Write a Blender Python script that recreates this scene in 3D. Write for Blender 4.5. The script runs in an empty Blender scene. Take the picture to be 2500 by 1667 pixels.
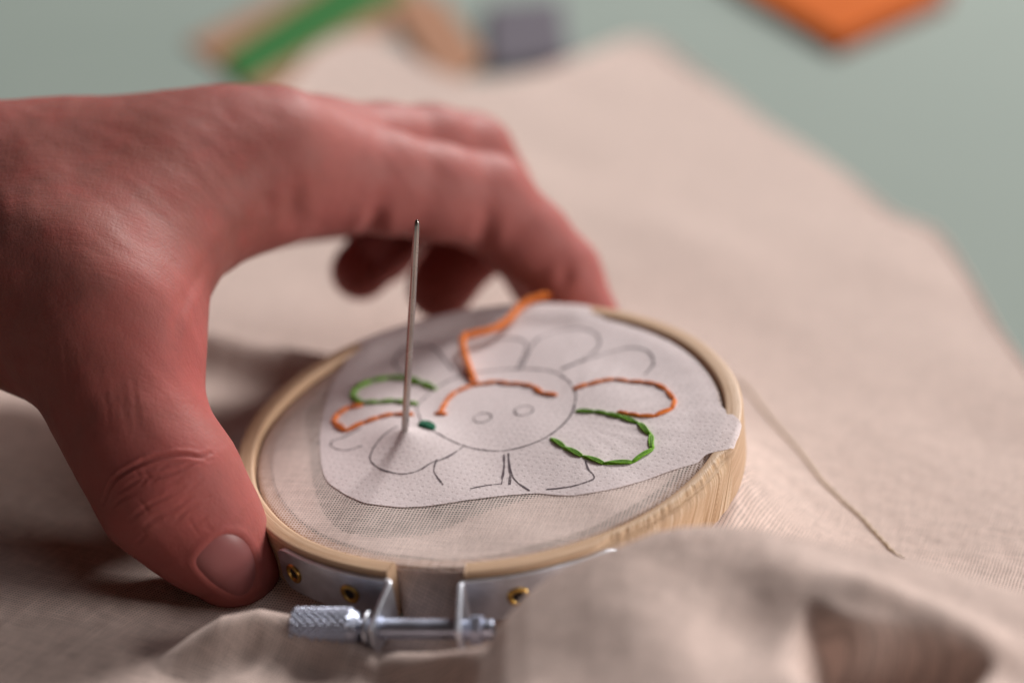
import bpy, bmesh, math, random
import numpy as np
from mathutils import Matrix, Vector

random.seed(7); rng = np.random.default_rng(7)
MM = 0.001                                   # everything below is measured in millimetres

# ------------------------------------------------------------------ camera, world, lamps, exposure
FPX = 4167.0                                 # 60 mm lens on a 36 mm sensor, in photo pixels (2500 wide)
PITCH = math.radians(22)
RGT = np.array([1.0, 0, 0]); DWN = np.array([0, -math.sin(PITCH), -math.cos(PITCH)]); FWD = np.array([0, math.cos(PITCH), -math.sin(PITCH)])
HOOP_O = np.array([0, 0, 20.0])              # centre of the hoop's top plane
_B = np.stack([RGT, DWN, FWD], 1)
CAM = HOOP_O - _B @ np.array([-3.9, 12.6, 268.3])
HN = _B @ np.array([-0.128, -0.873, -0.470]); HN /= np.linalg.norm(HN)
HX = np.array([1.0, 0, 0]) - HN * HN[0]; HX /= np.linalg.norm(HX)
HY = np.cross(HN, HX)

sc = bpy.context.scene
COL = sc.collection
camd = bpy.data.cameras.new('camera'); cam = bpy.data.objects.new('camera', camd); COL.objects.link(cam)
cam.location = Vector(CAM * MM); cam.rotation_euler = (math.pi / 2 - PITCH, 0, 0)
camd.sensor_width = 36; camd.lens = 60; camd.clip_start = 0.01; camd.clip_end = 10
camd.dof.use_dof = True; camd.dof.focus_distance = 0.252; camd.dof.aperture_fstop = 6.0
camd.dof.aperture_blades = 0
sc.camera = cam

world = bpy.data.worlds.new('World'); sc.world = world; world.use_nodes = True
bg = world.node_tree.nodes['Background']
bg.inputs[0].default_value = (1.0, 0.62, 0.45, 1); bg.inputs[1].default_value = 0.03

def area(name, loc, target, size, power, color, sy=None):
    l = bpy.data.lights.new(name, 'AREA'); l.energy = power; l.color = color
    l.shape = 'RECTANGLE'; l.size = size; l.size_y = sy or size
    o = bpy.data.objects.new(name, l); COL.objects.link(o)
    o.location = Vector(loc) * MM
    o.rotation_euler = (Vector(target) - Vector(loc)).to_track_quat('-Z', 'Y').to_euler()
    return o
area('key_lamp', (850, 1750, 1600), (0, 20, 0), 0.62, 76.0, (1.0, 0.955, 0.925))
area('side_fill', (1430, -330, 480), (0, 0, 20), 0.50, 18.0, (1.0, 0.93, 0.88))  # unseen fill added at the right to brighten the fold front and fingers
area('overhead_fill', (520, -250, 1450), (0, 0, 0), 0.7, 2.2, (0.98, 0.96, 1.0))  # unseen fill added overhead to brighten fold, metal and patch

sc.view_settings.view_transform = 'Standard'; sc.view_settings.look = 'None'
sc.view_settings.exposure = -0.08; sc.view_settings.gamma = 1.0
sc.render.engine = 'CYCLES'
sc.cycles.use_denoising = True
sc.cycles.max_bounces = 8; sc.cycles.transparent_max_bounces = 8
sc.cycles.sample_clamp_indirect = 4.0

# ------------------------------------------------------------------ geometry helpers
def ray(px, py):
    return RGT * ((px - 1250) / FPX) + DWN * ((py - 833.5) / FPX) + FWD
def at(px, py, d):                           # photo pixel + depth (mm along the view axis) -> world mm
    return CAM + ray(px, py) * d
def on_table(px, py, z=0.0):
    r = ray(px, py); return CAM + r * ((z - CAM[2]) / r[2])
def on_hoop(px, py, dz=0.0):                 # -> (u, v) in the hoop's plane, mm
    r = ray(px, py); O = HOOP_O + HN * dz
    X = CAM + r * (((O - CAM) @ HN) / (r @ HN)) - O
    return float(X @ HX), float(X @ HY)
S = 2500 / 2352.0
def hs(pts, dz=-0.7):                        # list of 2352-scale pixels -> hoop plane coords
    return np.array([on_hoop(x * S, y * S, dz) for x, y in pts])

def link(name, me, mat=None, parent=None):
    o = bpy.data.objects.new(name, me); COL.objects.link(o)
    if mat: me.materials.append(mat)
    if parent: o.parent = parent
    return o
def mesh_np(name, V, F, mat=None, parent=None, smooth=True):
    me = bpy.data.meshes.new(name)
    me.from_pydata([tuple(v) for v in (np.asarray(V, float) * MM)], [], [tuple(int(i) for i in f) for f in F])
    me.update()
    if smooth: me.polygons.foreach_set('use_smooth', [True] * len(me.polygons))
    return link(name, me, mat, parent)
def set_uv(o, UV):                            # per-vertex UV in metres
    me = o.data; li = np.zeros(len(me.loops), int); me.loops.foreach_get('vertex_index', li)
    me.uv_layers.new(name='UVMap').data.foreach_set('uv', (np.asarray(UV, float)[li] * MM).ravel())
def empty(name, matrix=None):
    o = bpy.data.objects.new(name, None); COL.objects.link(o); o.empty_display_size = 0.01
    if matrix is not None: o.matrix_world = matrix
    return o
def tag(o, label, cat, group=None, kind=None):
    if label: o['label'] = label
    if cat: o['category'] = cat
    if group: o['group'] = group
    if kind: o['kind'] = kind
    return o
HM = Matrix(((HX[0], HY[0], HN[0], HOOP_O[0] * MM), (HX[1], HY[1], HN[1], HOOP_O[1] * MM), (HX[2], HY[2], HN[2], HOOP_O[2] * MM), (0, 0, 0, 1)))

def grid_faces(nu, nv, wrap_u=False, wrap_v=False):
    F = []
    for i in range(nu if wrap_u else nu - 1):
        for j in range(nv if wrap_v else nv - 1):
            a = i * nv + j; b = ((i + 1) % nu) * nv + j; c = ((i + 1) % nu) * nv + (j + 1) % nv; d = i * nv + (j + 1) % nv
            F.append((a, b, c, d))
    return F
def resample(P, step=None, n=None, closed=False):
    P = np.asarray(P, float)
    if closed: P = np.vstack([P, P[:1]])
    # Catmull-Rom densify
    Q = []
    m = len(P)
    for i in range(m - 1):
        p0 = P[i - 1] if i > 0 else (P[-2] if closed else 2 * P[0] - P[1]); p1 = P[i]; p2 = P[i + 1]
        p3 = P[i + 2] if i + 2 < m else (P[1] if closed else 2 * P[-1] - P[-2])
        for t in np.linspace(0, 1, 12, endpoint=False):
            Q.append(0.5 * ((2 * p1) + (-p0 + p2) * t + (2 * p0 - 5 * p1 + 4 * p2 - p3) * t * t + (-p0 + 3 * p1 - 3 * p2 + p3) * t ** 3))
    Q.append(P[-1]); Q = np.array(Q)
    L = np.r_[0, np.cumsum(np.linalg.norm(np.diff(Q, axis=0), axis=1))]
    if n is None: n = max(2, int(round(L[-1] / step)) + 1)
    s = np.linspace(0, L[-1], n + (1 if closed else 0))
    out = np.stack([np.interp(s, L, Q[:, k]) for k in range(Q.shape[1])], 1)
    return out[:-1] if closed else out
def tube(P, rad, sides=8, caps=True):
    P = np.asarray(P, float); n = len(P); rad = np.broadcast_to(rad, (n,))
    T = np.gradient(P, axis=0); T /= np.linalg.norm(T, axis=1)[:, None] + 1e-12
    ref = np.array([0, 0, 1.0]) if abs(T[0, 2]) < 0.9 else np.array([1.0, 0, 0])
    V = []
    Nn = np.cross(T[0], ref); Nn /= np.linalg.norm(Nn)
    for i in range(n):
        Nn = Nn - T[i] * (Nn @ T[i]); Nn /= np.linalg.norm(Nn); Bn = np.cross(T[i], Nn)
        for k in range(sides):
            a = 2 * math.pi * k / sides; V.append(P[i] + rad[i] * (math.cos(a) * Nn + math.sin(a) * Bn))
    F = grid_faces(n, sides, wrap_v=True)
    if caps:
        F.append(tuple(range(sides))[::-1]); F.append(tuple(range((n - 1) * sides, n * sides)))
    return np.array(V), F
def joinm(parts):
    Vs, Fs, o = [], [], 0
    for V, F in parts:
        Vs.append(np.asarray(V)); Fs += [tuple(i + o for i in f) for f in F]; o += len(V)
    return np.vstack(Vs), Fs

def vnoise(x, y, seed=0):                    # smooth value noise in 2-D, numpy
    r = np.random.default_rng(seed); G = r.random((64, 64))
    xi = np.floor(x).astype(int); yi = np.floor(y).astype(int); fx = x - xi; fy = y - yi
    fx = fx * fx * (3 - 2 * fx); fy = fy * fy * (3 - 2 * fy)
    g = lambda a, b: G[a % 64, b % 64]
    return (g(xi, yi) * (1 - fx) + g(xi + 1, yi) * fx) * (1 - fy) + (g(xi, yi + 1) * (1 - fx) + g(xi + 1, yi + 1) * fx) * fy - 0.5
def smooth01(t):
    t = np.clip(t, 0, 1); return t * t * (3 - 2 * t)

# ------------------------------------------------------------------ node helpers and materials
class NT:
    def __init__(s, name):
        s.m = bpy.data.materials.new(name); s.m.use_nodes = True; s.t = s.m.node_tree
        s.b = s.t.nodes['Principled BSDF']; s.out = s.t.nodes['Material Output']
    def n(s, kind, **kw):
        nd = s.t.nodes.new(kind)
        for k, v in kw.items(): setattr(nd, k, v)
        return nd
    def set(s, sock, v):
        if hasattr(v, 'is_linked') or isinstance(v, bpy.types.NodeSocket): s.t.links.new(v, sock)
        else: sock.default_value = v
    def math(s, op, a, b=0.0, c=0.0, clamp=False):
        nd = s.n('ShaderNodeMath', operation=op, use_clamp=clamp)
        for i, v in enumerate((a, b, c)): s.set(nd.inputs[i], v)
        return nd.outputs[0]
    def coord(s, which='Object', scale=(1, 1, 1), rot=(0, 0, 0)):
        tc = s.n('ShaderNodeTexCoord'); mp = s.n('ShaderNodeMapping')
        s.t.links.new(tc.outputs[which], mp.inputs[0]); mp.inputs['Scale'].default_value = scale; mp.inputs['Rotation'].default_value = rot
        return mp.outputs[0]
    def noise(s, vec, scale=5.0, detail=3.0, rough=0.5, dist=0.0):
        nd = s.n('ShaderNodeTexNoise'); s.t.links.new(vec, nd.inputs['Vector'])
        nd.inputs['Scale'].default_value = scale; nd.inputs['Detail'].default_value = detail; nd.inputs['Roughness'].default_value = rough; nd.inputs['Distortion'].default_value = dist
        return nd.outputs['Fac']
    def ramp(s, fac, stops, interp='LINEAR'):
        nd = s.n('ShaderNodeValToRGB'); nd.color_ramp.interpolation = interp; s.t.links.new(fac, nd.inputs[0])
        els = nd.color_ramp.elements
        while len(els) < len(stops): els.new(0.5)
        for e, (p, c) in zip(els, stops):
            e.position = p; e.color = (*c, 1) if not isinstance(c, (int, float)) else (c, c, c, 1)
        return nd.outputs[0]
    def mix(s, fac, a, b, blend='MIX'):
        nd = s.n('ShaderNodeMix', data_type='RGBA', blend_type=blend)
        s.set(nd.inputs[0], fac)
        for i, v in ((6, a), (7, b)):
            s.set(nd.inputs[i], (*v, 1) if isinstance(v, tuple) and len(v) == 3 else v)
        return nd.outputs[2]
    def bump(s, h, strength=0.5, dist=0.0001, normal=None):
        nd = s.n('ShaderNodeBump'); nd.inputs['Strength'].default_value = strength; nd.inputs['Distance'].default_value = dist
        s.t.links.new(h, nd.inputs['Height'])
        if normal: s.t.links.new(normal, nd.inputs['Normal'])
        return nd.outputs[0]
    def base(s, col=None, rough=None, metal=None, normal=None, spec=None):
        if col is not None: s.set(s.b.inputs['Base Color'], (*col, 1) if isinstance(col, tuple) else col)
        if rough is not None: s.set(s.b.inputs['Roughness'], rough)
        if metal is not None: s.b.inputs['Metallic'].default_value = metal
        if spec is not None: s.b.inputs['Specular IOR Level'].default_value = spec
        if normal is not None: s.t.links.new(normal, s.b.inputs['Normal'])
        return s.m

def weave_nodes(m, pitch=0.43, rot=0.0, coord='Object'):
    """plain weave: returns (hole 0..1, height 0..1, thread tone 0..1)"""
    vec = m.coord(coord, (1000 / pitch,) * 3, (0, 0, rot))
    warp = m.n('ShaderNodeTexNoise'); m.t.links.new(vec, warp.inputs['Vector']); warp.inputs['Scale'].default_value = 0.22; warp.inputs['Detail'].default_value = 2
    sub = m.n('ShaderNodeVectorMath', operation='SUBTRACT'); m.t.links.new(warp.outputs['Color'], sub.inputs[0]); sub.inputs[1].default_value = (.5, .5, .5)
    scl = m.n('ShaderNodeVectorMath', operation='SCALE'); m.t.links.new(sub.outputs[0], scl.inputs[0]); scl.inputs['Scale'].default_value = 0.55
    add = m.n('ShaderNodeVectorMath', operation='ADD'); m.t.links.new(vec, add.inputs[0]); m.t.links.new(scl.outputs[0], add.inputs[1])
    sep = m.n('ShaderNodeSeparateXYZ'); m.t.links.new(add.outputs[0], sep.inputs[0])
    u, v = sep.outputs[0], sep.outputs[1]
    def tri(a): return m.math('MULTIPLY', m.math('ABSOLUTE', m.math('SUBTRACT', m.math('FRACT', a), 0.5)), 2.0)   # 0 thread centre .. 1 gap
    a, b = tri(u), tri(v)
    # thickness of each thread wanders along it
    def thick(idx, along, off):
        cx = m.n('ShaderNodeCombineXYZ'); m.set(cx.inputs[0], m.math('FLOOR', idx)); m.set(cx.inputs[1], m.math('MULTIPLY', along, 0.06)); cx.inputs[2].default_value = off
        return m.noise(cx.outputs[0], 1.7, 2.0)
    tu, tv = thick(u, v, 3.0), thick(v, u, 9.0)
    def gap(x, t):
        lo = m.math('ADD', m.math('MULTIPLY', t, 0.60), 0.14)
        nd = m.n('ShaderNodeMapRange', interpolation_type='SMOOTHSTEP'); m.set(nd.inputs[0], x); m.set(nd.inputs[1], lo); m.set(nd.inputs[2], m.math('ADD', lo, 0.22))
        return nd.outputs[0]
    ga, gb = gap(a, tu), gap(b, tv)
    hole = m.math('MULTIPLY', ga, gb)
    # over / under
    ph = m.math('SINE', m.math('MULTIPLY', m.math('ADD', m.math('FLOOR', u), v), math.pi))
    ph2 = m.math('SINE', m.math('MULTIPLY', m.math('ADD', m.math('FLOOR', v), m.math('ADD', u, 1.0)), math.pi))
    h1 = m.math('MULTIPLY', m.math('SUBTRACT', 1.0, m.math('POWER', a, 2.0)), m.math('ADD', m.math('MULTIPLY', ph, 0.3), 0.6))
    h2 = m.math('MULTIPLY', m.math('SUBTRACT', 1.0, m.math('POWER', b, 2.0)), m.math('ADD', m.math('MULTIPLY', ph2, 0.3), 0.6))
    h = m.math('MAXIMUM', h1, h2)
    tone = m.math('MULTIPLY', m.math('ADD', tu, tv), 0.5)
    return hole, h, tone

def muslin(name, col, hole_shade, transparent, rot=0.35, transl=0.25, pitch=0.50, bump=0.6):
    m = NT(name)
    hole, h, tone = weave_nodes(m, pitch, rot, 'UV')
    big = m.noise(m.coord('Object', (1, 1, 1)), 90.0, 3.0)
    c = m.mix(m.ramp(tone, [(0.3, 0.0), (0.75, 1.0)]), tuple(x * 0.84 for x in col), tuple(min(1, x * 1.08) for x in col))
    c = m.mix(m.math('MULTIPLY', big, 0.25), c, tuple(x * 0.85 for x in col))
    c = m.mix(m.math('MULTIPLY', hole, hole_shade), c, tuple(x * 0.25 for x in col))  # shade in the weave gaps painted into the thread colour
    nrm = m.bump(h, bump, 0.00012)
    fl = m.noise(m.coord('Object', (1, 1, 1)), 2500.0, 2.0)
    nrm = m.bump(fl, 0.15, 0.0001, nrm)
    m.base(c, 0.9, normal=nrm, spec=0.15)
    m.b.inputs['Sheen Weight'].default_value = 0.15
    tr = m.n('ShaderNodeBsdfTranslucent'); m.t.links.new(c, tr.inputs[0])
    mx = m.n('ShaderNodeMixShader'); mx.inputs[0].default_value = transl
    m.t.links.new(m.b.outputs[0], mx.inputs[1]); m.t.links.new(tr.outputs[0], mx.inputs[2])
    last = mx.outputs[0]
    if transparent > 0:
        tp = m.n('ShaderNodeBsdfTransparent'); m2 = m.n('ShaderNodeMixShader')
        m.t.links.new(m.math('MULTIPLY', hole, transparent), m2.inputs[0]); m.t.links.new(last, m2.inputs[1]); m.t.links.new(tp.outputs[0], m2.inputs[2]); last = m2.outputs[0]
    m.t.links.new(last, m.out.inputs[0])
    return m.m

MUSLIN = (0.89, 0.72, 0.65)
mat_sheet = muslin('muslin_loose', MUSLIN, 0.75, 0.0, rot=0.42)
mat_panel = muslin('muslin_stretched', (0.94, 0.80, 0.75), 0.5, 1.0, rot=0.30, transl=0.30)
mat_fold = muslin('muslin_fold', (0.84, 0.74, 0.70), 0.2, 0.0, rot=0.9, transl=0.1)

def mk_table():
    m = NT('table_top'); v = m.coord('Object')
    n1 = m.noise(v, 14.0, 4.0); n2 = m.noise(v, 900.0, 2.0)
    c = m.mix(n1, (0.23, 0.28, 0.255), (0.27, 0.318, 0.29))
    return m.base(c, m.math('ADD', m.math('MULTIPLY', n1, 0.1), 0.7), normal=m.bump(n2, 0.05, 0.0002), spec=0.12)
def mk_wood(name, dark, light, rough_wall=False):
    m = NT(name)
    uv = m.coord('UV')                        # x: mm along the ring, y: mm round the section
    st = m.n('ShaderNodeMapping'); m.t.links.new(uv, st.inputs[0]); st.inputs['Scale'].default_value = (0.035, 2.6, 1)
    n1 = m.noise(st.outputs[0], 1.0, 5.0, 0.6, 0.4)
    st2 = m.n('ShaderNodeMapping'); m.t.links.new(uv, st2.inputs[0]); st2.inputs['Scale'].default_value = (0.25, 7.0, 1)
    n2 = m.noise(st2.outputs[0], 1.0, 3.0, 0.6)
    n3 = m.noise(m.coord('Object'), 140.0, 2.0)
    c = m.mix(m.ramp(n1, [(0.34, 0.0), (0.66, 1.0)]), dark, light)
    c = m.mix(m.ramp(n2, [(0.52, 0.0), (0.72, 0.45)]), c, tuple(x * 0.45 for x in dark))
    c = m.mix(m.math('MULTIPLY', n3, 0.35), c, tuple(x * 0.8 for x in light))
    hh = m.math('ADD', n1, m.math('MULTIPLY', n2, 0.6))
    if rough_wall:                            # the torn, splintered stretch carries its own mask
        at_ = m.n('ShaderNodeAttribute', attribute_name='torn')
        sx = m.n('ShaderNodeSeparateXYZ'); m.t.links.new(uv, sx.inputs[0]); sp = m.n('ShaderNodeCombineXYZ')
        m.set(sp.inputs[0], m.math('MULTIPLY', m.math('SUBTRACT', sx.outputs[0], m.math('MULTIPLY', sx.outputs[1], 0.7)), 2.8)); m.set(sp.inputs[1], m.math('MULTIPLY', sx.outputs[1], 0.05))
        n4 = m.noise(sp.outputs[0], 1.0, 4.0, 0.65, 0.3)
        c2 = m.ramp(n4, [(0.30, (0.24, 0.12, 0.055)), (0.42, (0.46, 0.28, 0.15)), (0.54, (0.66, 0.47, 0.31)), (0.66, (0.82, 0.67, 0.52))])
        c = m.mix(at_.outputs['Fac'], c, c2)
        hh = m.math('ADD', hh, m.math('MULTIPLY', m.math('MULTIPLY', n4, at_.outputs['Fac']), 3.0))
    return m.base(c, 0.48, normal=m.bump(hh, 0.5, 0.00012), spec=0.35)
def mk_metal(name, col, rough, bumpn=None):
    m = NT(name); v = m.coord('Object')
    n = m.noise(v, 1500.0, 3.0); n2 = m.noise(v, 260.0, 3.0)
    r = m.math('ADD', m.math('MULTIPLY', n2, 0.25), rough - 0.1)
    c = m.mix(m.ramp(n2, [(0.35, 0.0), (0.7, 1.0)]), tuple(x * 0.75 for x in col), col)
    return m.base(c, r, 1.0, m.bump(n, 0.12, 0.00005))
mat_table = mk_table()
mat_wood = mk_wood('bamboo', (0.52, 0.32, 0.19), (0.70, 0.50, 0.34), True)
mat_wood_in = mk_wood('bamboo_inner', (0.50, 0.27, 0.12), (0.68, 0.43, 0.24))
mat_zinc = mk_metal('zinc', (0.78, 0.82, 0.90), 0.44)
mat_bright = mk_metal('bright_zinc', (0.68, 0.74, 0.90), 0.40)
mat_brass = mk_metal('brass', (0.72, 0.46, 0.13), 0.28)
mat_steel = mk_metal('needle_steel', (0.50, 0.46, 0.44), 0.24)
mm_ = NT('rivet_hole_shade'); mat_rivet_shade = mm_.base((0.02, 0.013, 0.01), 0.8)  # near-black colour standing in for shade inside the eyelets

def mk_stab():
    m = NT('nonwoven_white'); v = m.coord('Object')
    # soft felted fibres with rows of pressed dots
    n1 = m.noise(v, 1500.0, 4.0, 0.7); n2 = m.noise(v, 5200.0, 2.0); n3 = m.noise(v, 60.0, 3.0)
    vd = m.coord('Object', (820, 820, 820), (0, 0, 0.5))
    vo = m.n('ShaderNodeTexVoronoi'); m.t.links.new(vd, vo.inputs['Vector']); vo.inputs['Scale'].default_value = 1.0; vo.inputs['Randomness'].default_value = 0.25
    vo.voronoi_dimensions = '2D'
    dots = m.ramp(vo.outputs['Distance'], [(0.10, 0.0), (0.22, 1.0)])
    c = m.mix(n3, (0.90, 0.81, 0.825), (0.95, 0.865, 0.88))
    c = m.mix(m.math('MULTIPLY', m.math('SUBTRACT', 1.0, dots), 0.22), c, (0.45, 0.38, 0.38))
    h = m.math('ADD', m.math('ADD', m.math('MULTIPLY', n1, 0.9), m.math('MULTIPLY', n2, 0.35)), m.math('MULTIPLY', dots, 0.35))
    m.base(c, 0.85, normal=m.bump(h, 0.6, 0.00014), spec=0.2)
    tr = m.n('ShaderNodeBsdfTranslucent'); m.t.links.new(c, tr.inputs[0]); mx = m.n('ShaderNodeMixShader'); mx.inputs[0].default_value = 0.22
    m.t.links.new(m.b.outputs[0], mx.inputs[1]); m.t.links.new(tr.outputs[0], mx.inputs[2])
    tp = m.n('ShaderNodeBsdfTransparent'); m2 = m.n('ShaderNodeMixShader'); m.set(m2.inputs[0], m.ramp(n1, [(0.40, 0.02), (0.75, 0.20)])); m.t.links.new(mx.outputs[0], m2.inputs[1]); m.t.links.new(tp.outputs[0], m2.inputs[2]); m.t.links.new(m2.outputs[0], m.out.inputs[0])
    return m.m
mat_stab = mk_stab()
def mk_ink():
    m = NT('pencil_ink'); v = m.coord('Object')
    n = m.noise(v, 3800.0, 3.0, 0.7); n2 = m.noise(v, 420.0, 2.0)
    a = m.ramp(m.math('ADD', m.math('MULTIPLY', n, 0.7), m.math('MULTIPLY', n2, 0.4)), [(0.42, 0.06), (0.55, 1.0)])
    m.base((0.075, 0.05, 0.065), 0.7)
    tp = m.n('ShaderNodeBsdfTransparent'); mx = m.n('ShaderNodeMixShader'); m.t.links.new(a, mx.inputs[0]); m.t.links.new(tp.outputs[0], mx.inputs[1]); m.t.links.new(m.b.outputs[0], mx.inputs[2]); m.t.links.new(mx.outputs[0], m.out.inputs[0])
    return m.m
mat_ink = mk_ink()
def mk_floss(name, dark, light):
    m = NT(name); v = m.coord('Object')
    n = m.noise(v, 2600.0, 2.0, 0.6); n2 = m.noise(v, 300.0, 2.0)
    c = m.mix(m.ramp(n, [(0.3, 0.0), (0.7, 1.0)]), dark, light)
    c = m.mix(m.math('MULTIPLY', n2, 0.3), c, dark)
    gi = m.n('ShaderNodeNewGeometry'); c = m.mix(m.ramp(gi.outputs['Random Per Island'], [(0.0, 0.0), (1.0, 0.75)]), c, tuple(x * 0.55 for x in dark))
    m.base(c, 0.75, normal=m.bump(n, 0.5, 0.0001), spec=0.2); m.b.inputs['Sheen Weight'].default_value = 0.2
    return m.m
mat_green = mk_floss('floss_green', (0.09, 0.28, 0.008), (0.27, 0.60, 0.02))
mat_orange = mk_floss('floss_orange', (0.72, 0.14, 0.008), (0.95, 0.29, 0.015))
mat_emerald = mk_floss('floss_emerald', (0.004, 0.12, 0.06), (0.012, 0.30, 0.15))
mat_beige = mk_floss('thread_beige', (0.52, 0.38, 0.26), (0.68, 0.54, 0.40))

def mk_skin():
    m = NT('skin'); v = m.coord('Object')
    n1 = m.noise(v, 45.0, 3.0, 0.6); n2 = m.noise(v, 160.0, 3.0, 0.6); n3 = m.noise(v, 700.0, 3.0)
    n4 = m.noise(v, 95.0, 4.0, 0.65, 0.6)
    c = m.mix(m.ramp(n1, [(0.32, 0.0), (0.68, 1.0)]), (0.26, 0.084, 0.070), (0.35, 0.132, 0.118))
    c = m.mix(m.ramp(n2, [(0.42, 0.0), (0.70, 0.65)]), c, (0.35, 0.085, 0.076))
    c = m.mix(m.ramp(n4, [(0.50, 0.0), (0.72, 0.45)]), c, (0.195, 0.085, 0.076))       # cooler, greyer blotches
    at_ = m.n('ShaderNodeAttribute', attribute_name='flush'); c = m.mix(m.math('MULTIPLY', at_.outputs['Fac'], 0.75), c, (0.42, 0.10, 0.095))
    pk = m.n('ShaderNodeAttribute', attribute_name='pink_lit'); c = m.mix(m.math('MULTIPLY', pk.outputs['Fac'], 0.62), c, (0.47, 0.165, 0.155))   # fingers are pinker, with their brighter light painted into the colour too
    c = m.mix(m.math('MULTIPLY', n3, 0.35), c, (0.22, 0.075, 0.06))
    # skin relief: fine criss-cross lines
    vo = m.n('ShaderNodeTexVoronoi'); vo.feature = 'DISTANCE_TO_EDGE'; vv = m.coord('Object', (1500, 1000, 1250), (0.2, 0.3, 0.5)); m.t.links.new(vv, vo.inputs['Vector']); vo.inputs['Scale'].default_value = 1.0
    cell = m.ramp(vo.outputs['Distance'], [(0.0, 0.0), (0.22, 1.0)])
    stv = m.coord('Object', (300, 1900, 700), (0.1, 0.2, -0.5)); lines = m.noise(stv, 1.0, 3.0, 0.6)
    h = m.math('ADD', m.math('MULTIPLY', cell, 0.22), m.math('ADD', m.math('MULTIPLY', lines, 1.2), m.math('ADD', m.math('MULTIPLY', n3, 0.7), m.math('MULTIPLY', m.noise(m.coord('Object', (1500, 420, 900), (0.3, 0.1, 0.9)), 1.0, 3.0, 0.6), 0.9))))
    m.base(c, m.math('ADD', m.math('MULTIPLY', n2, 0.16), 0.46), normal=m.bump(h, 0.26, 0.0002), spec=0.15)
    m.b.inputs['Subsurface Weight'].default_value = 0.22; m.b.inputs['Subsurface Radius'].default_value = (1.0, 0.32, 0.16); m.b.inputs['Subsurface Scale'].default_value = 0.0022
    return m.m
mat_skin = mk_skin()
def mk_nail():
    m = NT('nail'); v = m.coord('Object', (900, 300, 900)); n = m.noise(v, 1.0, 2.0)
    n2 = m.noise(m.coord('Object'), 150.0, 2.0)
    c = m.mix(n2, (0.28, 0.09, 0.09), (0.33, 0.12, 0.118))
    m.base(c, 0.42, normal=m.bump(n, 0.12, 0.0001), spec=0.4)
    m.b.inputs['Subsurface Weight'].default_value = 0.15; m.b.inputs['Subsurface Radius'].default_value = (1, .35, .2); m.b.inputs['Subsurface Scale'].default_value = 0.0015
    return m.m
mat_nail = mk_nail()
def mk_plain(name, a, b, scale, rough, bumps=0.3, bscale=900.0):
    m = NT(name); v = m.coord('Object'); n = m.noise(v, scale, 4.0); n2 = m.noise(v, bscale, 3.0)
    return m.base(m.mix(n, a, b), rough, normal=m.bump(n2, bumps, 0.0003), spec=0.12)
mat_kraft = mk_plain('kraft_card', (0.32, 0.165, 0.10), (0.38, 0.205, 0.13), 120.0, 0.8)
mat_ribbon = mk_plain('green_ribbon', (0.03, 0.14, 0.04), (0.05, 0.19, 0.055), 200.0, 0.45)
mat_felt = mk_plain('grey_felt', (0.085, 0.078, 0.095), (0.17, 0.155, 0.185), 260.0, 0.9, 0.6)
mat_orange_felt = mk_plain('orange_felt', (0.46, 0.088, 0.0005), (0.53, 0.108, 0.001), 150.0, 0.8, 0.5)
mat_orange_shade = mk_plain('orange_felt_shade', (0.17, 0.032, 0.008), (0.22, 0.042, 0.01), 200.0, 0.9, 0.6)  # darker copy of the orange felt, side shade put into its colour

# ------------------------------------------------------------------ table
bm = bmesh.new()
bmesh.ops.create_cube(bm, size=1)
bmesh.ops.scale(bm, vec=(1.6, 1.2, 0.025), verts=bm.verts); bmesh.ops.translate(bm, vec=(0, 0.25, -0.0125), verts=bm.verts)
bmesh.ops.bevel(bm, geom=list(bm.edges), offset=0.003, segments=2, affect='EDGES')
me = bpy.data.meshes.new('table'); bm.to_mesh(me); bm.free()
tag(link('table', me, mat_table), 'pale grey-green table top under the cloth', None, kind='structure')

# ------------------------------------------------------------------ muslin cloth
cloth = empty('muslin_cloth')
tag(cloth, 'creased beige muslin cloth spread on the table and clamped in the hoop', 'cloth')

# crest of the bunched fold in front of the hoop
crest_px = [(1196, 1585, 217), (1240, 1512, 217), (1290, 1455, 218), (1360, 1405, 219), (1440, 1366, 219), (1520, 1338, 219), (1600, 1306, 220), (1660, 1294, 220), (1740, 1289, 220),
            (1860, 1299, 219), (2000, 1327, 218), (2230, 1372, 216), (2500, 1452, 213), (2800, 1540, 208)]
crest = np.array([at(*c) for c in crest_px])
crx = np.r_[-70, -52, -46, -40, -36, -31, -24, -14, -6, crest[:, 0], 100, 140]
cry = np.r_[-52, -46, -44, -42, -41, -40, -41, -46, -52, crest[:, 1], -75, -85]
crz = np.r_[1.5, 1.5, 2.0, 6.5, 8.8, 9.4, 8.4, 6.0, 10.0, crest[:, 2], 20, 5]

def valley(x, y, a, b, depth, wa, wb=None):
    """a soft trough from a to b"""
    a = np.array(a); b = np.array(b); ab = b - a; L = ab @ ab
    t = np.clip(((x - a[0]) * ab[0] + (y - a[1]) * ab[1]) / L, 0, 1)
    d2 = (x - a[0] - t * ab[0]) ** 2 + (y - a[1] - t * ab[1]) ** 2
    w = wa if wb is None else wa + (wb - wa) * t
    return -depth * np.exp(-d2 / (2 * w * w))
def px33(px, py, z=27):
    return tuple(on_table(px, py, z)[:2])
VAL = [
    (px33(1680, 1390), px33(1830, 1500), 1.3, 5.0), (px33(1830, 1500), px33(1760, 1690), 1.8, 6.0),
    (px33(1400, 1520), px33(1520, 1690), 1.6, 5.5), (px33(1960, 1400), px33(2080, 1450), -1.6, 3.5), (px33(2500, 1560), px33(2700, 1600), 2.0, 4.0),
]
PIT = np.array([px33(2110, 1490, 25), px33(2400, 1562, 25)])
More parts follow.
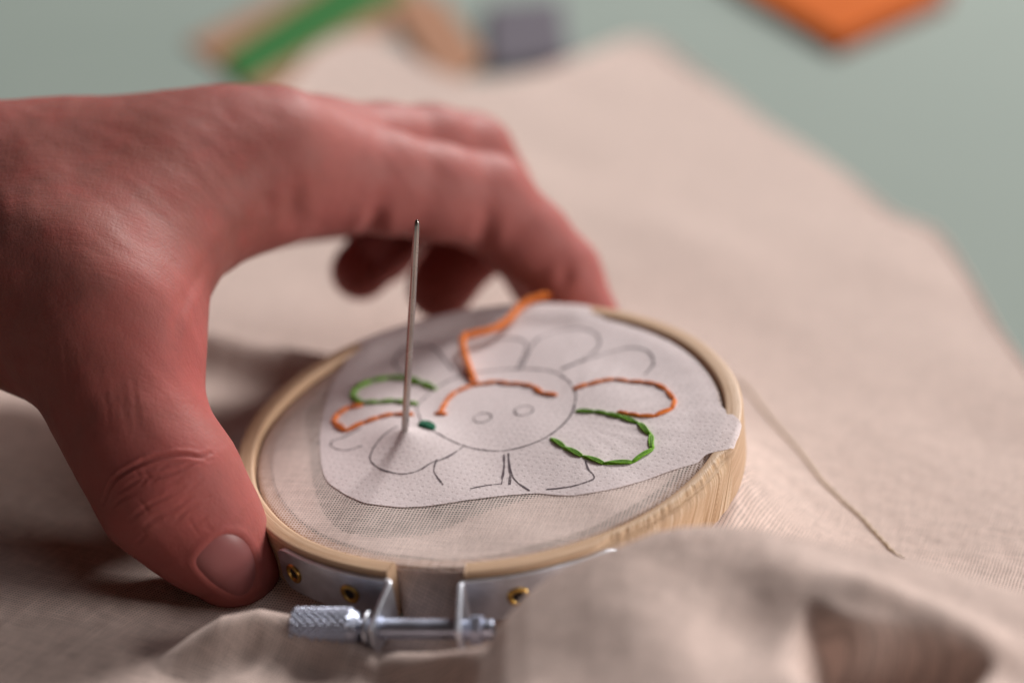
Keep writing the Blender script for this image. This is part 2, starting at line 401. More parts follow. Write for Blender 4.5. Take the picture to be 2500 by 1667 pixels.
def pit_mask(x, y):                            # sharp lip on the far side, long ramp towards the near side
    a = PIT[0]; ab = PIT[1] - a; L = np.hypot(*ab); e = ab / L; nrm = np.array([e[1], -e[0]])
    t = (x - a[0]) * e[0] + (y - a[1]) * e[1]; q = (x - a[0]) * nrm[0] + (y - a[1]) * nrm[1]
    q = q + 2.0 * vnoise(t * 0.14, t * 0 + 3, 91) - 3.5 * np.exp(-((t + 1) / 6) ** 2)
    return smooth01((q + 0.5) / 3.0) * (1 - smooth01((q - 2.0) / 14.0)) ** 1.3 * smooth01((t + 7) / 10) * smooth01((L + 2 - t) / 5)
def lip(x, y):                                 # the roll of cloth along the hollow's far edge
    a = PIT[0]; ab = PIT[1] - a; L = np.hypot(*ab); e = ab / L; nrm = np.array([e[1], -e[0]])
    t = (x - a[0]) * e[0] + (y - a[1]) * e[1]; q = (x - a[0]) * nrm[0] + (y - a[1]) * nrm[1]
    return np.exp(-((q + 2.5) / 3.0) ** 2) * smooth01((t + 9) / 12) * smooth01((L + 8 - t) / 10)
def sheet_h(x, y):
    r = np.hypot(x, y)
    hb = HOOP_O[2] - (HN[0] * x + HN[1] * y) / HN[2] - 9.0
    rho = np.clip(r - 37.0, 0, None)
    L = 11 + 5 * vnoise(np.arctan2(y, x) * 2.2 + 20, np.zeros_like(x) + 3.3, 3)
    h = 1.3 + (hb - 1.3) * np.exp(-(rho / L) ** 1.25)
    # long loose undulations, fading in away from the hoop
    far = smooth01((rho - 2) / 30)
    h = h + far * (2.6 * (vnoise(x * 0.018 + 7, y * 0.022 + 3, 5) + 0.28) + 1.3 * (vnoise(x * 0.05 + 0.02 * y + 1, y * 0.035 + 9, 8) + 0.2))
    # soft tension pleats leaving the hoop
    th = np.arctan2(y, x)
    h = h + 0.22 * np.exp(-((rho - 9) / 9) ** 2) * np.sin(th * 17 + 2 * vnoise(th * 3 + 9, rho * 0.1, 4) * 6) * smooth01(rho / 4)
    # raised pleat behind the hoop on the left, under the palm
    h = h + 6.0 * np.exp(-(((x + 42) * 0.5 + (y - 62) * 0.86) / 7) ** 2) * smooth01((x + 75) / 22) * smooth01((-8 - x) / 22)
    # bunched fold in front
    cy = np.interp(x, crx, cry); cz = np.interp(x, crx, crz)
    f = cy - y                                   # >0 on the camera side
    back = np.exp(-(np.clip(-f, 0, None) / 5.5) ** 2)
    front = 1.0 - 0.0022 * np.clip(f, 0, None) - 0.015 * smooth01((f - 2) / 10)
    lowm = smooth01((15 - cz) / 5)
    front = front * (1 - lowm) + lowm * (0.46 + 0.54 * np.exp(-(np.clip(f, 0, None) / 3.6) ** 2))
    top = cz * np.where(f > 0, front, back)
    amp = smooth01(f / 6) * smooth01(cz / 20)
    top = top + amp * (0.9 * vnoise(x * 0.045 + 2, y * 0.04 + 5, 11) + 0.15 * vnoise(x * 0.16, y * 0.13 + 3, 12))
    for a, b, d, w in VAL: top = top + smooth01(f / 4) * valley(x, y, a, b, d, w)
    low = smooth01((14 - cz) / 6) * smooth01(f / 3)
    top = top + low * (1.8 * vnoise(x * 0.17 + 8, y * 0.12, 14) + 1.0 * vnoise(x * 0.4, y * 0.3 + 4, 15))
    # the deep hollow under the fold at the right
    top = (top + 2.2 * lip(x, y)) * (1 - 0.97 * pit_mask(x, y))
    k = 2.0
    m_ = np.maximum(h, top) + np.exp(-np.abs(h - top) / k) * k * 0.30
    keep = smooth01(rho / 3.0)
    h = h * (1 - keep) + m_ * keep
    h = h + 0.14 * vnoise(x * 0.45, y * 0.45, 21) * far
    return np.maximum(h, 0.5)

poly_px = [(1595, 106), (1680, 165), (1900, 325), (2060, 420), (2190, 530), (2285, 563), (2345, 640), (2420, 770), (2500, 905), (2640, 1180)]
poly = [on_table(x, y, 2.0)[:2] for x, y in poly_px]
poly += [np.array(p) for p in [(112, -60), (104, -130), (60, -150), (0, -152), (-70, -150), (-140, -120), (-190, -30), (-200, 60), (-150, 100)]]
poly += [on_table(x, y, 2.0)[:2] for x, y in [(300, 400), (560, 300), (700, 225), (760, 130), (820, 95), (900, 85), (960, 105), (1020, 160), (1100, 205), (1200, 212), (1330, 180), (1450, 135), (1540, 104)]]
poly = np.array(poly)
NTH, NR = 1000, 260
ths = np.linspace(-math.pi, math.pi, NTH, endpoint=False)
rb = np.zeros(NTH)
for i, t in enumerate(ths):                    # where each spoke leaves the outline
    dx, dy = math.cos(t), math.sin(t)
    a = poly; b = np.roll(poly, -1, 0); e = b - a
    den = dx * e[:, 1] - dy * e[:, 0]; den = np.where(abs(den) < 1e-9, 1e-9, den)
    s_ = (a[:, 0] * e[:, 1] - a[:, 1] * e[:, 0]) / den; u_ = (a[:, 0] * dy - a[:, 1] * dx) / den
    ok = (s_ > 0) & (u_ >= 0) & (u_ <= 1); rb[i] = s_[ok].max()
kern = np.ones(7) / 7; rb = np.convolve(np.r_[rb[-3:], rb, rb[:3]], kern, 'valid')
ss = np.linspace(0, 1, NR) ** 1.25
RR = 36.9 + (rb[:, None] - 36.9) * ss[None, :]
X = RR * np.cos(ths)[:, None]; Y = RR * np.sin(ths)[:, None]
Z = sheet_h(X, Y)
# soft curl at the hem
Z = Z + 1.2 * smooth01((ss[None, :] - 0.985) / 0.015) * (0.6 + vnoise(ths * 5, ths * 0, 6))[:, None]
pm_ = pit_mask(X, Y); Y = Y + 5.0 * pm_ ** 1.5     # the hollow reaches back under its lip
V = np.stack([X, Y, Z], -1).reshape(-1, 3)
so = mesh_np('loose_sheet', V, grid_faces(NTH, NR, wrap_u=True), mat_sheet, cloth)
set_uv(so, V[:, :2])
sol = so.modifiers.new('thick', 'SOLIDIFY'); sol.thickness = 0.00035; sol.offset = -1

# ------------------------------------------------------------------ stretched panel (hoop coordinates)
NEEDLE_UV = np.array(on_hoop(987, 1052, 1.2))
def panel_h(u, v):
    r = np.hypot(u, v)
    h = -1.15 + 0.75 * smooth01((u + 4) / 26)
    d = np.hypot(u - NEEDLE_UV[0], v - NEEDLE_UV[1])
    h = h + 1.9 * np.exp(-d / 4.2) + 0.5 * np.exp(-(d / 11) ** 2)
    h = h + 0.10 * np.sin(u * 0.35 + v * 0.2) + 0.25 * vnoise(u * 0.12 + 5, v * 0.12 + 2, 31)
    return np.where(r > 34, h - 0.1 * smooth01((r - 34) / 2), h)
rs = np.r_[np.linspace(0.01, 35.6, 90), 36.1, 36.45, 36.7, 36.85]
th = np.linspace(0, 2 * math.pi, 300, endpoint=False)
U = rs[:, None] * np.cos(th); W = rs[:, None] * np.sin(th); H = panel_h(U, W)
H[-3:] += np.array([[-0.12], [-0.35], [-0.8]]) * 1.0
V = np.stack([U, W, H], -1).reshape(-1, 3)
po = mesh_np('stretched_panel', V, grid_faces(len(rs), len(th), wrap_v=True), mat_panel, cloth)
set_uv(po, V[:, :2])
skirt = []; suv = []
for z in (-1.6, -2.5, -4.0, -5.5, -7.0, -9.2):
    gat = 0.12 * np.sin(th * 61) * min(1, (-z - 1.6) / 3)
    gp = smooth01((np.radians(9.0) - np.abs(np.angle(np.exp(1j * (th - np.radians(-101.8)))))) / np.radians(3.0))   # swells out through the gap in the ring
    gat = gat + gp * 3.2 * smooth01((-z - 1.2) / 8)
    skirt.append(np.stack([(36.85 + gat) * np.cos(th), (36.85 + gat) * np.sin(th), np.full_like(th, z)], -1)); suv.append(np.stack([th * 36.9, np.full_like(th, z)], -1))
sk = mesh_np('gathered_edge', np.vstack(skirt), grid_faces(6, len(th), wrap_v=True), mat_sheet, cloth); set_uv(sk, np.vstack(suv)); sk.matrix_world = HM
po.matrix_world = HM

# a fold of the same cloth lying just beneath the panel, outside the middle of the hoop
uf = np.array([on_hoop(x, y, -2.2) for x, y in [(752, 1000), (757, 1100), (770, 1200), (800, 1272), (850, 1310), (950, 1322), (1050, 1308), (1150, 1274), (1250, 1240), (1330, 1220), (1500, 1188), (1640, 1148), (1720, 1100), (1730, 980), (1650, 880), (1480, 800), (1250, 775), (1000, 815), (830, 900)]])
uf = resample(uf, n=300, closed=True); uf = uf * np.minimum(1, 33.0 / np.hypot(uf[:, 0], uf[:, 1]))[:, None]
ua = np.arctan2(uf[:, 1], uf[:, 0]); rows = []
for k, q in enumerate(np.linspace(0, 1, 16)):
    rim_ = np.stack([34.2 * np.cos(ua), 34.2 * np.sin(ua)], 1); p = uf * (1 - q) + rim_ * q
    z = panel_h(p[:, 0], p[:, 1]) - 0.16 - 0.25 * (1 - smooth01(q / 0.15)) + 0.08 * vnoise(p[:, 0] * 0.3, p[:, 1] * 0.3, 33)
    rows.append(np.column_stack([p, z]))
uo = mesh_np('under_fold', np.vstack(rows), grid_faces(16, 300, wrap_v=True), mat_fold, cloth); uo.matrix_world = HM; set_uv(uo, np.vstack(rows)[:, :2])

# ------------------------------------------------------------------ wooden hoop
hoop = empty('embroidery_hoop', HM)
tag(hoop, 'round light wooden embroidery hoop with metal screw clamp, held in the hand', 'embroidery hoop')
def ring(name, r_in, r_out, z_top, z_bot, a0, a1, n, mat, rad=0.55, torn=None):
    """swept rounded rectangle from angle a0 to a1 (radians)"""
    sec = []
    def corner(cx, cz, s0):
        for k in range(5):
            a = s0 + k / 4 * math.pi / 2; sec.append((cx + rad * math.cos(a), cz + rad * math.sin(a)))
    corner(r_out - rad, z_top - rad, 0); corner(r_in + rad, z_top - rad, math.pi / 2); corner(r_in + rad, z_bot + rad, math.pi)
    corner(r_out - rad, z_bot + rad, 1.5 * math.pi)
    # densify the outer wall
    wall = [(r_out, z_bot + rad + (z_top - z_bot - 2 * rad) * k / 12) for k in range(1, 12)]
    sec = np.array(sec + wall); m = len(sec)
    closed = abs(a1 - a0 - 2 * math.pi) < 1e-6
    A = np.linspace(a0, a1, n, endpoint=not closed)
    seg = np.r_[0, np.cumsum(np.linalg.norm(np.diff(np.vstack([sec, sec[:1]]), axis=0), axis=1))]
    V = np.zeros((n, m, 3)); T = np.zeros((n, m))
    for i, a in enumerate(A):
        dr = 0.05 * math.sin(5 * a) + 0.04 * math.sin(13 * a + 1)
        rr = sec[:, 0] + dr; zz = sec[:, 1] + 0.08 * math.sin(3 * a + 0.4)
        if torn:
            w = smooth01((a - torn[0]) / 0.10) * smooth01((torn[1] - a) / 0.08)
            out = (sec[:, 0] > r_out - 1.6)
            tw = w * np.where(out, 1.0, 0.0)
            sl_ = a * 40 - zz * 0.7
            spl = vnoise(sl_ * 1.3, zz * 0.10 + 3, 41) * 0.8 + vnoise(sl_ * 3.1 + 7, zz * 0.16, 42) * 0.7
            chamf = smooth01((sec[:, 1] - (z_top - 2.2)) / 2.2) * np.where(out, 1, 0)
            rr = rr + tw * (spl * 0.26 - 0.1) - w * chamf * 1.0
            T[i] = tw
        V[i, :, 0] = rr * math.cos(a); V[i, :, 1] = rr * math.sin(a); V[i, :, 2] = zz
    F = grid_faces(n, m, wrap_u=closed, wrap_v=True)
    if not closed: F += [tuple(range(m))[::-1], tuple(range((n - 1) * m, n * m))]
    o = mesh_np(name, V.reshape(-1, 3), F, mat, hoop)
    o.modifiers.new('ws', 'WEIGHTED_NORMAL')
    me = o.data
    uvl = me.uv_layers.new(name='UVMap')
    li = np.zeros(len(me.loops), int); me.loops.foreach_get('vertex_index', li)
    ii = li // m; jj = li % m
    uu = A[np.clip(ii, 0, n - 1)] * r_out; vv = seg[jj]
    uvl.data.foreach_set('uv', np.stack([uu, vv], 1).ravel())
    at_ = me.attributes.new('torn', 'FLOAT', 'POINT'); at_.data.foreach_set('value', T.ravel())
    return o
rad = math.radians
ring('outer_ring', 37.1, 40.0, 0.0, -8.5, rad(-93.8), rad(250.2), 1500, mat_wood, torn=(rad(-68), rad(-22)))
ring('inner_ring', 34.4, 36.6, -1.5, -9.3, 0, 2 * math.pi, 240, mat_wood_in, 0.4)

# clamp: two bent metal straps
def strap(sign, a_end, a_far, label):
    t = 0.75; zt, zb = -0.7, -7.6
    r0 = 40.12
    angs = np.linspace(a_far, a_end, 30)
    inner = [(r0 * math.cos(a), r0 * math.sin(a)) for a in angs]; outer = [((r0 + t) * math.cos(a), (r0 + t) * math.sin(a)) for a in angs]
    er = np.array([math.cos(a_end), math.sin(a_end)]); et = np.array([-er[1], er[0]]) * sign   # et points into the gap
    base = np.array([math.cos(a_end), math.sin(a_end)])
    V = []; F = []
    rows = []
    for k, (i_, o_) in enumerate(zip(inner, outer)):
        end_r = min(1, k / 3.0)                       # rounded far end
        sh = 0.0 if k > 2 else (1 - k / 3.0) ** 2 * 2.0
        rows.append((np.array(i_), np.array(o_), zt - sh * 0.5, zb + sh * 0.9))
    # bend outward (radially) at the gap
    bend = []
    for k in range(1, 6):
        a = k / 5 * math.pi / 2
        c = base * (r0 + t + 0.5)
        # arc centre sits outside the strap; inner face sweeps the long way
        pi_ = c + et * math.sin(a) * (t + 0.5) - er * math.cos(a) * (t + 0.5)
        po_ = c + et * math.sin(a) * 0.5 - er * math.cos(a) * 0.5
        bend.append((pi_, po_, zt, zb))
    rows += bend
    last_i, last_o = bend[-1][0], bend[-1][1]
    for k in range(1, 9):
        q = k / 8 * 7.4
        rows.append((last_i + er * q, last_o + er * q, zt - 2.2 * (k / 8) ** 1.1, zb + 0.3 * (k / 8)))
    for i_, o_, a, b in rows:
        V += [(i_[0], i_[1], a), (o_[0], o_[1], a), (o_[0], o_[1], b), (i_[0], i_[1], b)]
    n = len(rows)
    F = grid_faces(n, 4, wrap_v=True) + [(0, 1, 2, 3), tuple(range(4 * n - 4, 4 * n))[::-1]]
    o = mesh_np('metal_strap', V, F, mat_zinc, hoop, smooth=False)
    bv = o.modifiers.new('b', 'BEVEL'); bv.width = 0.00014; bv.segments = 2; bv.limit_method = 'ANGLE'
    o['label'] = label
    # rivets: rolled brass eyelets; a near-black disc paints the shade in each hole
    for f in (0.17, 0.70):
        a = a_far + (a_end - a_far) * f
        c = np.array([(r0 + t) * math.cos(a), (r0 + t) * math.sin(a), -4.1]); n3 = np.array([math.cos(a), math.sin(a), 0]); t3 = np.array([-n3[1], n3[0], 0]); u3 = np.array([0, 0, 1.0])
        prof = [(1.55, 0.0), (1.55, 0.16), (1.40, 0.30), (1.20, 0.36), (1.0, 0.32), (0.86, 0.18), (0.78, -0.1), (0.76, -0.5)]
        Vr = []
        for (pr, pz) in prof:
            for k in range(28):
                b = 2 * math.pi * k / 28; Vr.append(c + n3 * pz + (t3 * math.cos(b) + u3 * math.sin(b)) * pr * (1 + 0.03 * math.sin(3 * b)))
        Fr = grid_faces(len(prof), 28, wrap_v=True)
        rv = mesh_np('rivet', Vr, Fr, mat_brass, o)
        Vd = [c + n3 * -0.0 + (t3 * math.cos(2 * math.pi * k / 20) + u3 * math.sin(2 * math.pi * k / 20)) * 0.84 + n3 * 0.03 for k in range(20)]
        Vd.append(c + n3 * 0.015)
        mesh_np('rivet_hole_shade', Vd, [(k, (k + 1) % 20, 20) for k in range(20)], mat_rivet_shade, o)
    return o
strap(+1, rad(250.0), rad(221.5), 'metal strap with two brass eyelets beside the thumb tip')
strap(-1, rad(-93.4), rad(-62.0), 'metal strap half hidden behind the cloth fold')

# screw through both straps
s0 = np.array([*on_hoop(716, 1532, -4.9), -4.9]); s1 = np.array([*on_hoop(1206, 1536, -4.9), -4.9])
sd = (s1 - s0); SL = np.linalg.norm(sd); sd /= SL; sn = np.array([0, 0, 1.0]); sb = np.cross(sd, sn)
def lathe(prof, n, disp=None):
    V = []
    for (x, r) in prof:
        for k in range(n):
            a = 2 * math.pi * k / n; rr = r + (disp(x, a) if disp else 0)
            V.append(s0 + sd * x + (sn * math.cos(a) + sb * math.sin(a)) * rr)
    F = grid_faces(len(prof), n, wrap_v=True) + [tuple(range(n))[::-1], tuple(range((len(prof) - 1) * n, len(prof) * n))]
    return V, F
KL = 9.6
prof = [(0.0, 1.9), (0.15, 2.45)] + [(0.15 + k * 0.15, 2.75) for k in range(1, int((KL - 1.3) / 0.15))] + [(KL - 1.0, 2.62), (KL - 0.7, 2.35), (KL - 0.1, 2.3), (KL, 1.6)]
def knurl(x, a):
    if x < 0.3 or x > KL - 1.1: return 0
    p = 17 / (2 * math.pi)
    d1 = abs(((a * p + x * 0.85) % 1) - 0.5) * 2; d2 = abs(((a * p - x * 0.85) % 1) - 0.5) * 2
    return 0.55 * min(d1, d2) - 0.25
V, F = lathe(prof, 208, knurl)
screw = mesh_np('screw', V, F, mat_bright, hoop); screw['label'] = 'knurled thumbscrew of the hoop clamp'
prof = []
x = KL + 1.3
while x < SL:
    prof += [(x, 1.22), (x + 0.2, 1.42)]; x += 0.4
prof.append((SL, 0.9))
V, F = lathe([(KL - 0.3, 1.3), (KL + 1.25, 1.3)] + prof, 32); mesh_np('threaded_shaft', V, F, mat_bright, screw)
V, F = lathe([(KL + 0.95, 1.3), (KL + 0.95, 2.3), (KL + 1.05, 2.45), (KL + 1.5, 2.45), (KL + 1.6, 2.3), (KL + 1.6, 1.3)], 32); mesh_np('washer', V, F, mat_zinc, screw)
xn = (np.array(on_hoop(1150, 1536, -4.9)) - s0[:2]) @ sd[:2]
V, F = lathe([(xn, 1.3), (xn, 1.9), (xn + 0.2, 2.1), (xn + 1.5, 2.1), (xn + 1.7, 1.9), (xn + 1.7, 1.3)], 6); mesh_np('nut', V, F, mat_bright, screw, smooth=False)

# ------------------------------------------------------------------ stabilizer patch
pp = [(780, 1045), (781, 1090), (786, 1140), (800, 1172), (830, 1196), (862, 1212), (900, 1225), (975, 1231), (1053, 1227), (1130, 1217), (1206, 1207), (1298, 1199), (1345, 1204), (1410, 1209), (1500, 1196), (1565, 1177), (1640, 1152), (1740, 1125), (1778, 1113),
      (1796, 1106), (1812, 1075), (1815, 1040), (1800, 1012), (1780, 985), (1765, 930), (1730, 885), (1670, 842), (1590, 795), (1500, 740), (1400, 715), (1250, 712), (1120, 722), (1000, 752), (920, 800), (860, 858), (815, 925), (792, 985)]
PB = np.array([on_hoop(x, y, -0.6) for x, y in pp])
def lap(u, v):
    a = np.degrees(np.arctan2(v, u)); return np.maximum(smooth01((a + 29) / 7) * smooth01((2 - a) / 16), smooth01((a - 52) / 14) * smooth01((140 - a) / 16))
PB = resample(PB, n=420, closed=True)
rr_ = np.hypot(PB[:, 0], PB[:, 1])
lim = 36.3 + 3.7 * lap(PB[:, 0], PB[:, 1]) ** 2   # stays inside the hoop except where it laps over the rim
PB = PB * np.minimum(1, lim / rr_)[:, None]
PB = PB + 0.12 * np.stack([vnoise(np.arange(420) * 0.31, np.zeros(420), 51), vnoise(np.arange(420) * 0.27, np.ones(420) * 5, 52)], 1)
def patch_h(u, v, edge=None):
    r = np.hypot(u, v)
    h = panel_h(u, v) + 0.09
    d = np.hypot(u - NEEDLE_UV[0], v - NEEDLE_UV[1])
    # rises over the rim where it laps over it
    k = lap(u, v)
    rim = 0.12 + 0.10 * vnoise(u * 0.4, v * 0.4, 56) - 1.2 * smooth01((r - 39.4) / 1.6)
    q_ = k * smooth01((r - 31.5) / 5.5); h = h * (1 - q_) + rim * q_
    # the front-left edge stands a little proud of the muslin
    lf = np.exp(-(((u + 12) / 17) ** 2)) * smooth01((-8 - v) / 16)
    h = h + 0.10 * lf
    h = h + 0.05 * vnoise(u * 0.25 + 3, v * 0.25, 55)
    ga = np.arctan2(v + 1.0, u - 12.0); gr = np.hypot(u - 12.0, v + 1.0)     # faint puckers fanning out from the stitched petals
    h = h + 0.022 * np.sin(ga * 26 + 3 * vnoise(gr * 0.2, ga * 2, 57)) * smooth01((gr - 4) / 8) * smooth01((u - 8) / 8)
    return h
ctr = np.array([2.0, -2.0]); NRp = 90
q = np.linspace(0.003, 1, NRp)
P = ctr + (PB[None] - ctr) * q[:, None, None]
Hh = patch_h(P[..., 0], P[..., 1])
V = np.concatenate([P, Hh[..., None]], -1).reshape(-1, 3)
patch = mesh_np('stabilizer_sheet', V, grid_faces(NRp, 420, wrap_v=True), mat_stab)
patch.matrix_world = HM
tag(patch, 'white nonwoven sheet with a drawn smiling flower, lying in the hoop', 'stabilizer sheet')

def ink_line(pts, w=0.34, step=0.35, closed=False, name='pencil_line'):
    P = resample(hs(pts), step=step, closed=closed); n = len(P)
    P = P + 0.05 * np.stack([vnoise(np.arange(n) * 0.5, np.zeros(n), rng.integers(999)), vnoise(np.arange(n) * 0.5, np.zeros(n), rng.integers(999))], 1)
    T = np.gradient(P, axis=0); T /= np.linalg.norm(T, axis=1)[:, None]; Nn = np.stack([-T[:, 1], T[:, 0]], 1)
    ww = w * (0.74 + 0.7 * vnoise(np.arange(n) * 0.3, np.zeros(n) + 2, rng.integers(999)))
    L = P + Nn * ww[:, None] / 2; R = P - Nn * ww[:, None] / 2
    V = []
    for a in (L, P, R): V.append(np.column_stack([a, patch_h(a[:, 0], a[:, 1]) + 0.045]))
    V = np.stack(V, 1).reshape(-1, 3)
    return mesh_np(name, V, grid_faces(n, 3, wrap_u=closed), mat_ink, patch)
FC = hs([(1142, 937)])[0]
face = []
fl = hs([(960, 935), (1325, 920), (1155, 1032), (1290, 853), (1000, 1004), (1275, 996)])
fr = np.linalg.norm(fl - FC, axis=1).mean()
def circle_px(c, r, n=40):                     # circle in hoop plane given directly in mm
    a = np.linspace(0, 2 * math.pi, n, endpoint=False); return np.stack([c[0] + r * np.cos(a), c[1] + r * np.sin(a)], 1)
_hs = hs
def ink_uv(P, **k):
    global hs
    hs = lambda pts, dz=0: np.asarray(pts, float); o = ink_line(P, **k); hs = _hs; return o
face_pts = [(960, 928), (962, 955), (976, 986), (1010, 1004), (1058, 1021), (1110, 1030), (1160, 1031), (1215, 1022), (1262, 1002), (1300, 970), (1318, 940), (1322, 905), (1305, 878), (1272, 855), (1225, 846), (1170, 843), (1110, 848), (1050, 864), (1000, 890)]
ink_line(face_pts, 0.40, closed=True)
for c, e in (((1108, 958), (1128, 958)), ((1203, 943), (1224, 943))):
    a, b = hs([c, e]); ink_uv(circle_px(a, np.linalg.norm(b - a), 24), w=0.30, closed=True)
for pts, w in [
    ([(1286, 852), (1340, 832), (1400, 812), (1450, 803), (1488, 812), (1501, 838), (1482, 862)], .42),
    ([(1195, 846), (1218, 800), (1235, 780), (1280, 762), (1335, 758), (1370, 772), (1376, 798), (1345, 825), (1290, 850)], .42),
    ([(1185, 846), (1206, 808), (1208, 788), (1180, 776), (1130, 778), (1085, 792)], .40),
    ([(930, 858), (905, 830), (925, 800), (965, 790), (1000, 800), (1040, 850)], .40),
    ([(830, 985), (790, 1003), (764, 1012), (760, 1022), (775, 1032), (800, 1035), (832, 1028)], .34),
    ([(918, 993), (885, 1012), (860, 1036), (851, 1056), (862, 1072), (885, 1083), (925, 1089), (960, 1083), (992, 1065), (1020, 1055), (1045, 1040), (1066, 1023)], .36),
    ([(1003, 1058), (997, 1080), (1004, 1095), (1018, 1112)], .34),
    ([(1080, 1119), (1120, 1110), (1150, 1107)], .26),
    ([(1157, 1040), (1157, 1068), (1154, 1090), (1151, 1108)], .40),
    ([(1167, 1038), (1169, 1065), (1171, 1090), (1170, 1109)], .42),
    ([(1168, 1062), (1175, 1086), (1186, 1102), (1200, 1113), (1216, 1124)], .34),
    ([(1345, 1062), (1352, 1082), (1364, 1096), (1362, 1106), (1330, 1116), (1290, 1121), (1255, 1122)], .36)]:
    ink_line(pts, w)

# ------------------------------------------------------------------ embroidery stitches
emb = empty('flower_embroidery', HM)
tag(emb, 'green and orange floss stitches outlining the smiling flower on the white sheet', 'embroidery')
def stitch_geo(a, b, r, bulge=1.0):
    """three plied strands between two needle holes, plump in the middle"""
    a = np.array(a); b = np.array(b); L = np.linalg.norm(b - a)
    n = 13; t = np.linspace(0, 1, n)
    P = a + (b - a) * t[:, None]
    z = patch_h(P[:, 0], P[:, 1])
    env = np.clip(np.sin(np.clip(t, 0.0, 1) * math.pi), 0, 1) ** 0.3
    base = np.column_stack([P, z + 0.02 + r * 0.34 * env * bulge - 0.12 * (1 - env)])
    T = (b - a) / L; Nn = np.array([-T[1], T[0], 0]); up = np.array([0, 0, 1.0])
    parts = []
    for s in range(6):
        ph = 2 * math.pi * s / 6 + t * L * 0.42 + 0.4
        off = (0.72 if s % 2 else 0.5) * r * env * (1 + 0.15 * math.sin(3.1 * s + L))
        Q = base + (np.cos(ph) * off)[:, None] * Nn + (np.sin(ph) * off * 0.42)[:, None] * up
        parts.append(tube(Q, r * (0.22 + 0.10 * env), 6))
    return joinm(parts)
def run_stitches(name, nodes, r, mat, label, overlap=0.22):
    N = hs(nodes)
    first = None
    grp = empty(name); grp.parent = emb; grp['label'] = label
    for i in range(len(N) - 1):
        a, b = N[i], N[i + 1]; d = (b - a) / np.linalg.norm(b - a)
        j = rng.normal(0, 0.06, 2)
        V, F = stitch_geo(a - d * overlap + j, b + d * overlap + j, r * rng.uniform(0.92, 1.08))
        mesh_np('stitch', V, F, mat, grp)
    return grp
run_stitches('petal_stitching', [(1265, 1010), (1297, 1031), (1340, 1052), (1388, 1069), (1452, 1066), (1498, 1036), (1494, 1003), (1467, 978), (1425, 964), (1393, 956), (1366, 950), (1324, 947)], 0.48, mat_green, 'bright green petal outline right of the face')
run_stitches('petal_stitching', [(1318, 897), (1348, 889), (1382, 882), (1410, 877), (1444, 880), (1476, 881), (1503, 884), (1530, 899), (1549, 922), (1543, 943), (1505, 961), (1468, 962), (1444, 957), (1420, 952)], 0.44, mat_orange, 'orange petal outline right of the face')
run_stitches('petal_stitching', [(1000, 892), (968, 876), (930, 863), (890, 862), (850, 872), (816, 892), (808, 910), (830, 924), (870, 924), (905, 921), (935, 926), (957, 928)], 0.56, mat_green, 'green petal outline behind the needle')
run_stitches('petal_stitching', [(830, 929), (800, 933), (775, 948), (765, 966), (795, 990), (838, 972), (868, 964), (905, 957), (948, 958)], 0.50, mat_orange, 'orange petal outline left of the needle')
run_stitches('smile_stitching', [(1001, 952), (1024, 952)], 0.5, mat_orange, 'end bar of the stitched smile by the needle')
run_stitches('smile_stitching', [(1010, 952), (1023, 922), (1048, 898), (1080, 884), (1110, 878), (1138, 873), (1168, 879), (1196, 880), (1222, 886), (1243, 904), (1278, 909)], 0.46, mat_orange, 'orange stitched curve of the smile')
# small knot of emerald floss by the needle
g = empty('floss_knot'); g.parent = emb; g['label'] = 'emerald green floss knot beside the needle'
K = hs([(964, 990), (999, 994), (980, 978), (985, 997), (992, 984)])
for a, b, r in ((K[0], K[1], 0.62), (K[0], K[2] + 0.2, 0.5), (K[2], K[1], 0.6), (K[0] + [.3, .3], K[4], 0.55)):
    V, F = stitch_geo(a, b, r, 1.5); mesh_np('stitch', V, F, mat_emerald, g)
# loose orange strand running from the petal to the far rim
Q = hs([(1086, 862), (1074, 835), (1063, 800), (1066, 780), (1092, 770), (1135, 757), (1165, 738), (1190, 712), (1218, 694), (1262, 680)], 0.3)
zq = np.array([-0.7, -.2, 0.5, 0.8, 0.7, .5, .5, .6, 0.8, 0.6])
Q3 = resample(np.column_stack([Q, zq]), step=0.5); n = len(Q3); t = np.arange(n) * 0.5
T = np.gradient(Q3, axis=0); T /= np.linalg.norm(T, axis=1)[:, None]; N1 = np.cross(T, [0, 0, 1.0]); N1 /= np.linalg.norm(N1, axis=1)[:, None]; N2 = np.cross(N1, T)
V, F = joinm([tube(Q3 + 0.27 * (np.cos(t * 0.9 + s * 2.09)[:, None] * N1 + np.sin(t * 0.9 + s * 2.09)[:, None] * N2), 0.40, 7) for s in range(3)])
o = mesh_np('loose_strand', V, F, mat_orange, emb); o['label'] = 'thick orange strand crossing to the far rim'

# ------------------------------------------------------------------ needle
nb = np.array([NEEDLE_UV[0], NEEDLE_UV[1], 0]); nb_w = HOOP_O + HX * nb[0] + HY * nb[1] + HN * 0.9
tip = at(1018, 536, 252.5)
dirn = (tip - nb_w); NLn = np.linalg.norm(dirn); dirn /= NLn
tt = np.array([-7.0, 0, 8, 16, 24, NLn - 7, NLn - 4, NLn - 2, NLn - 1.0, NLn - 0.4, NLn - 0.1, NLn])
rt = np.array([0.56, 0.56, 0.56, 0.55, 0.53, 0.50, 0.48, 0.45, 0.41, 0.34, 0.22, 0.04])
V, F = tube(nb_w + dirn * tt[:, None], rt, 24)
needle = mesh_np('sewing_needle', V, F, mat_steel)
tag(needle, 'steel needle standing upright through the white sheet', 'needle')

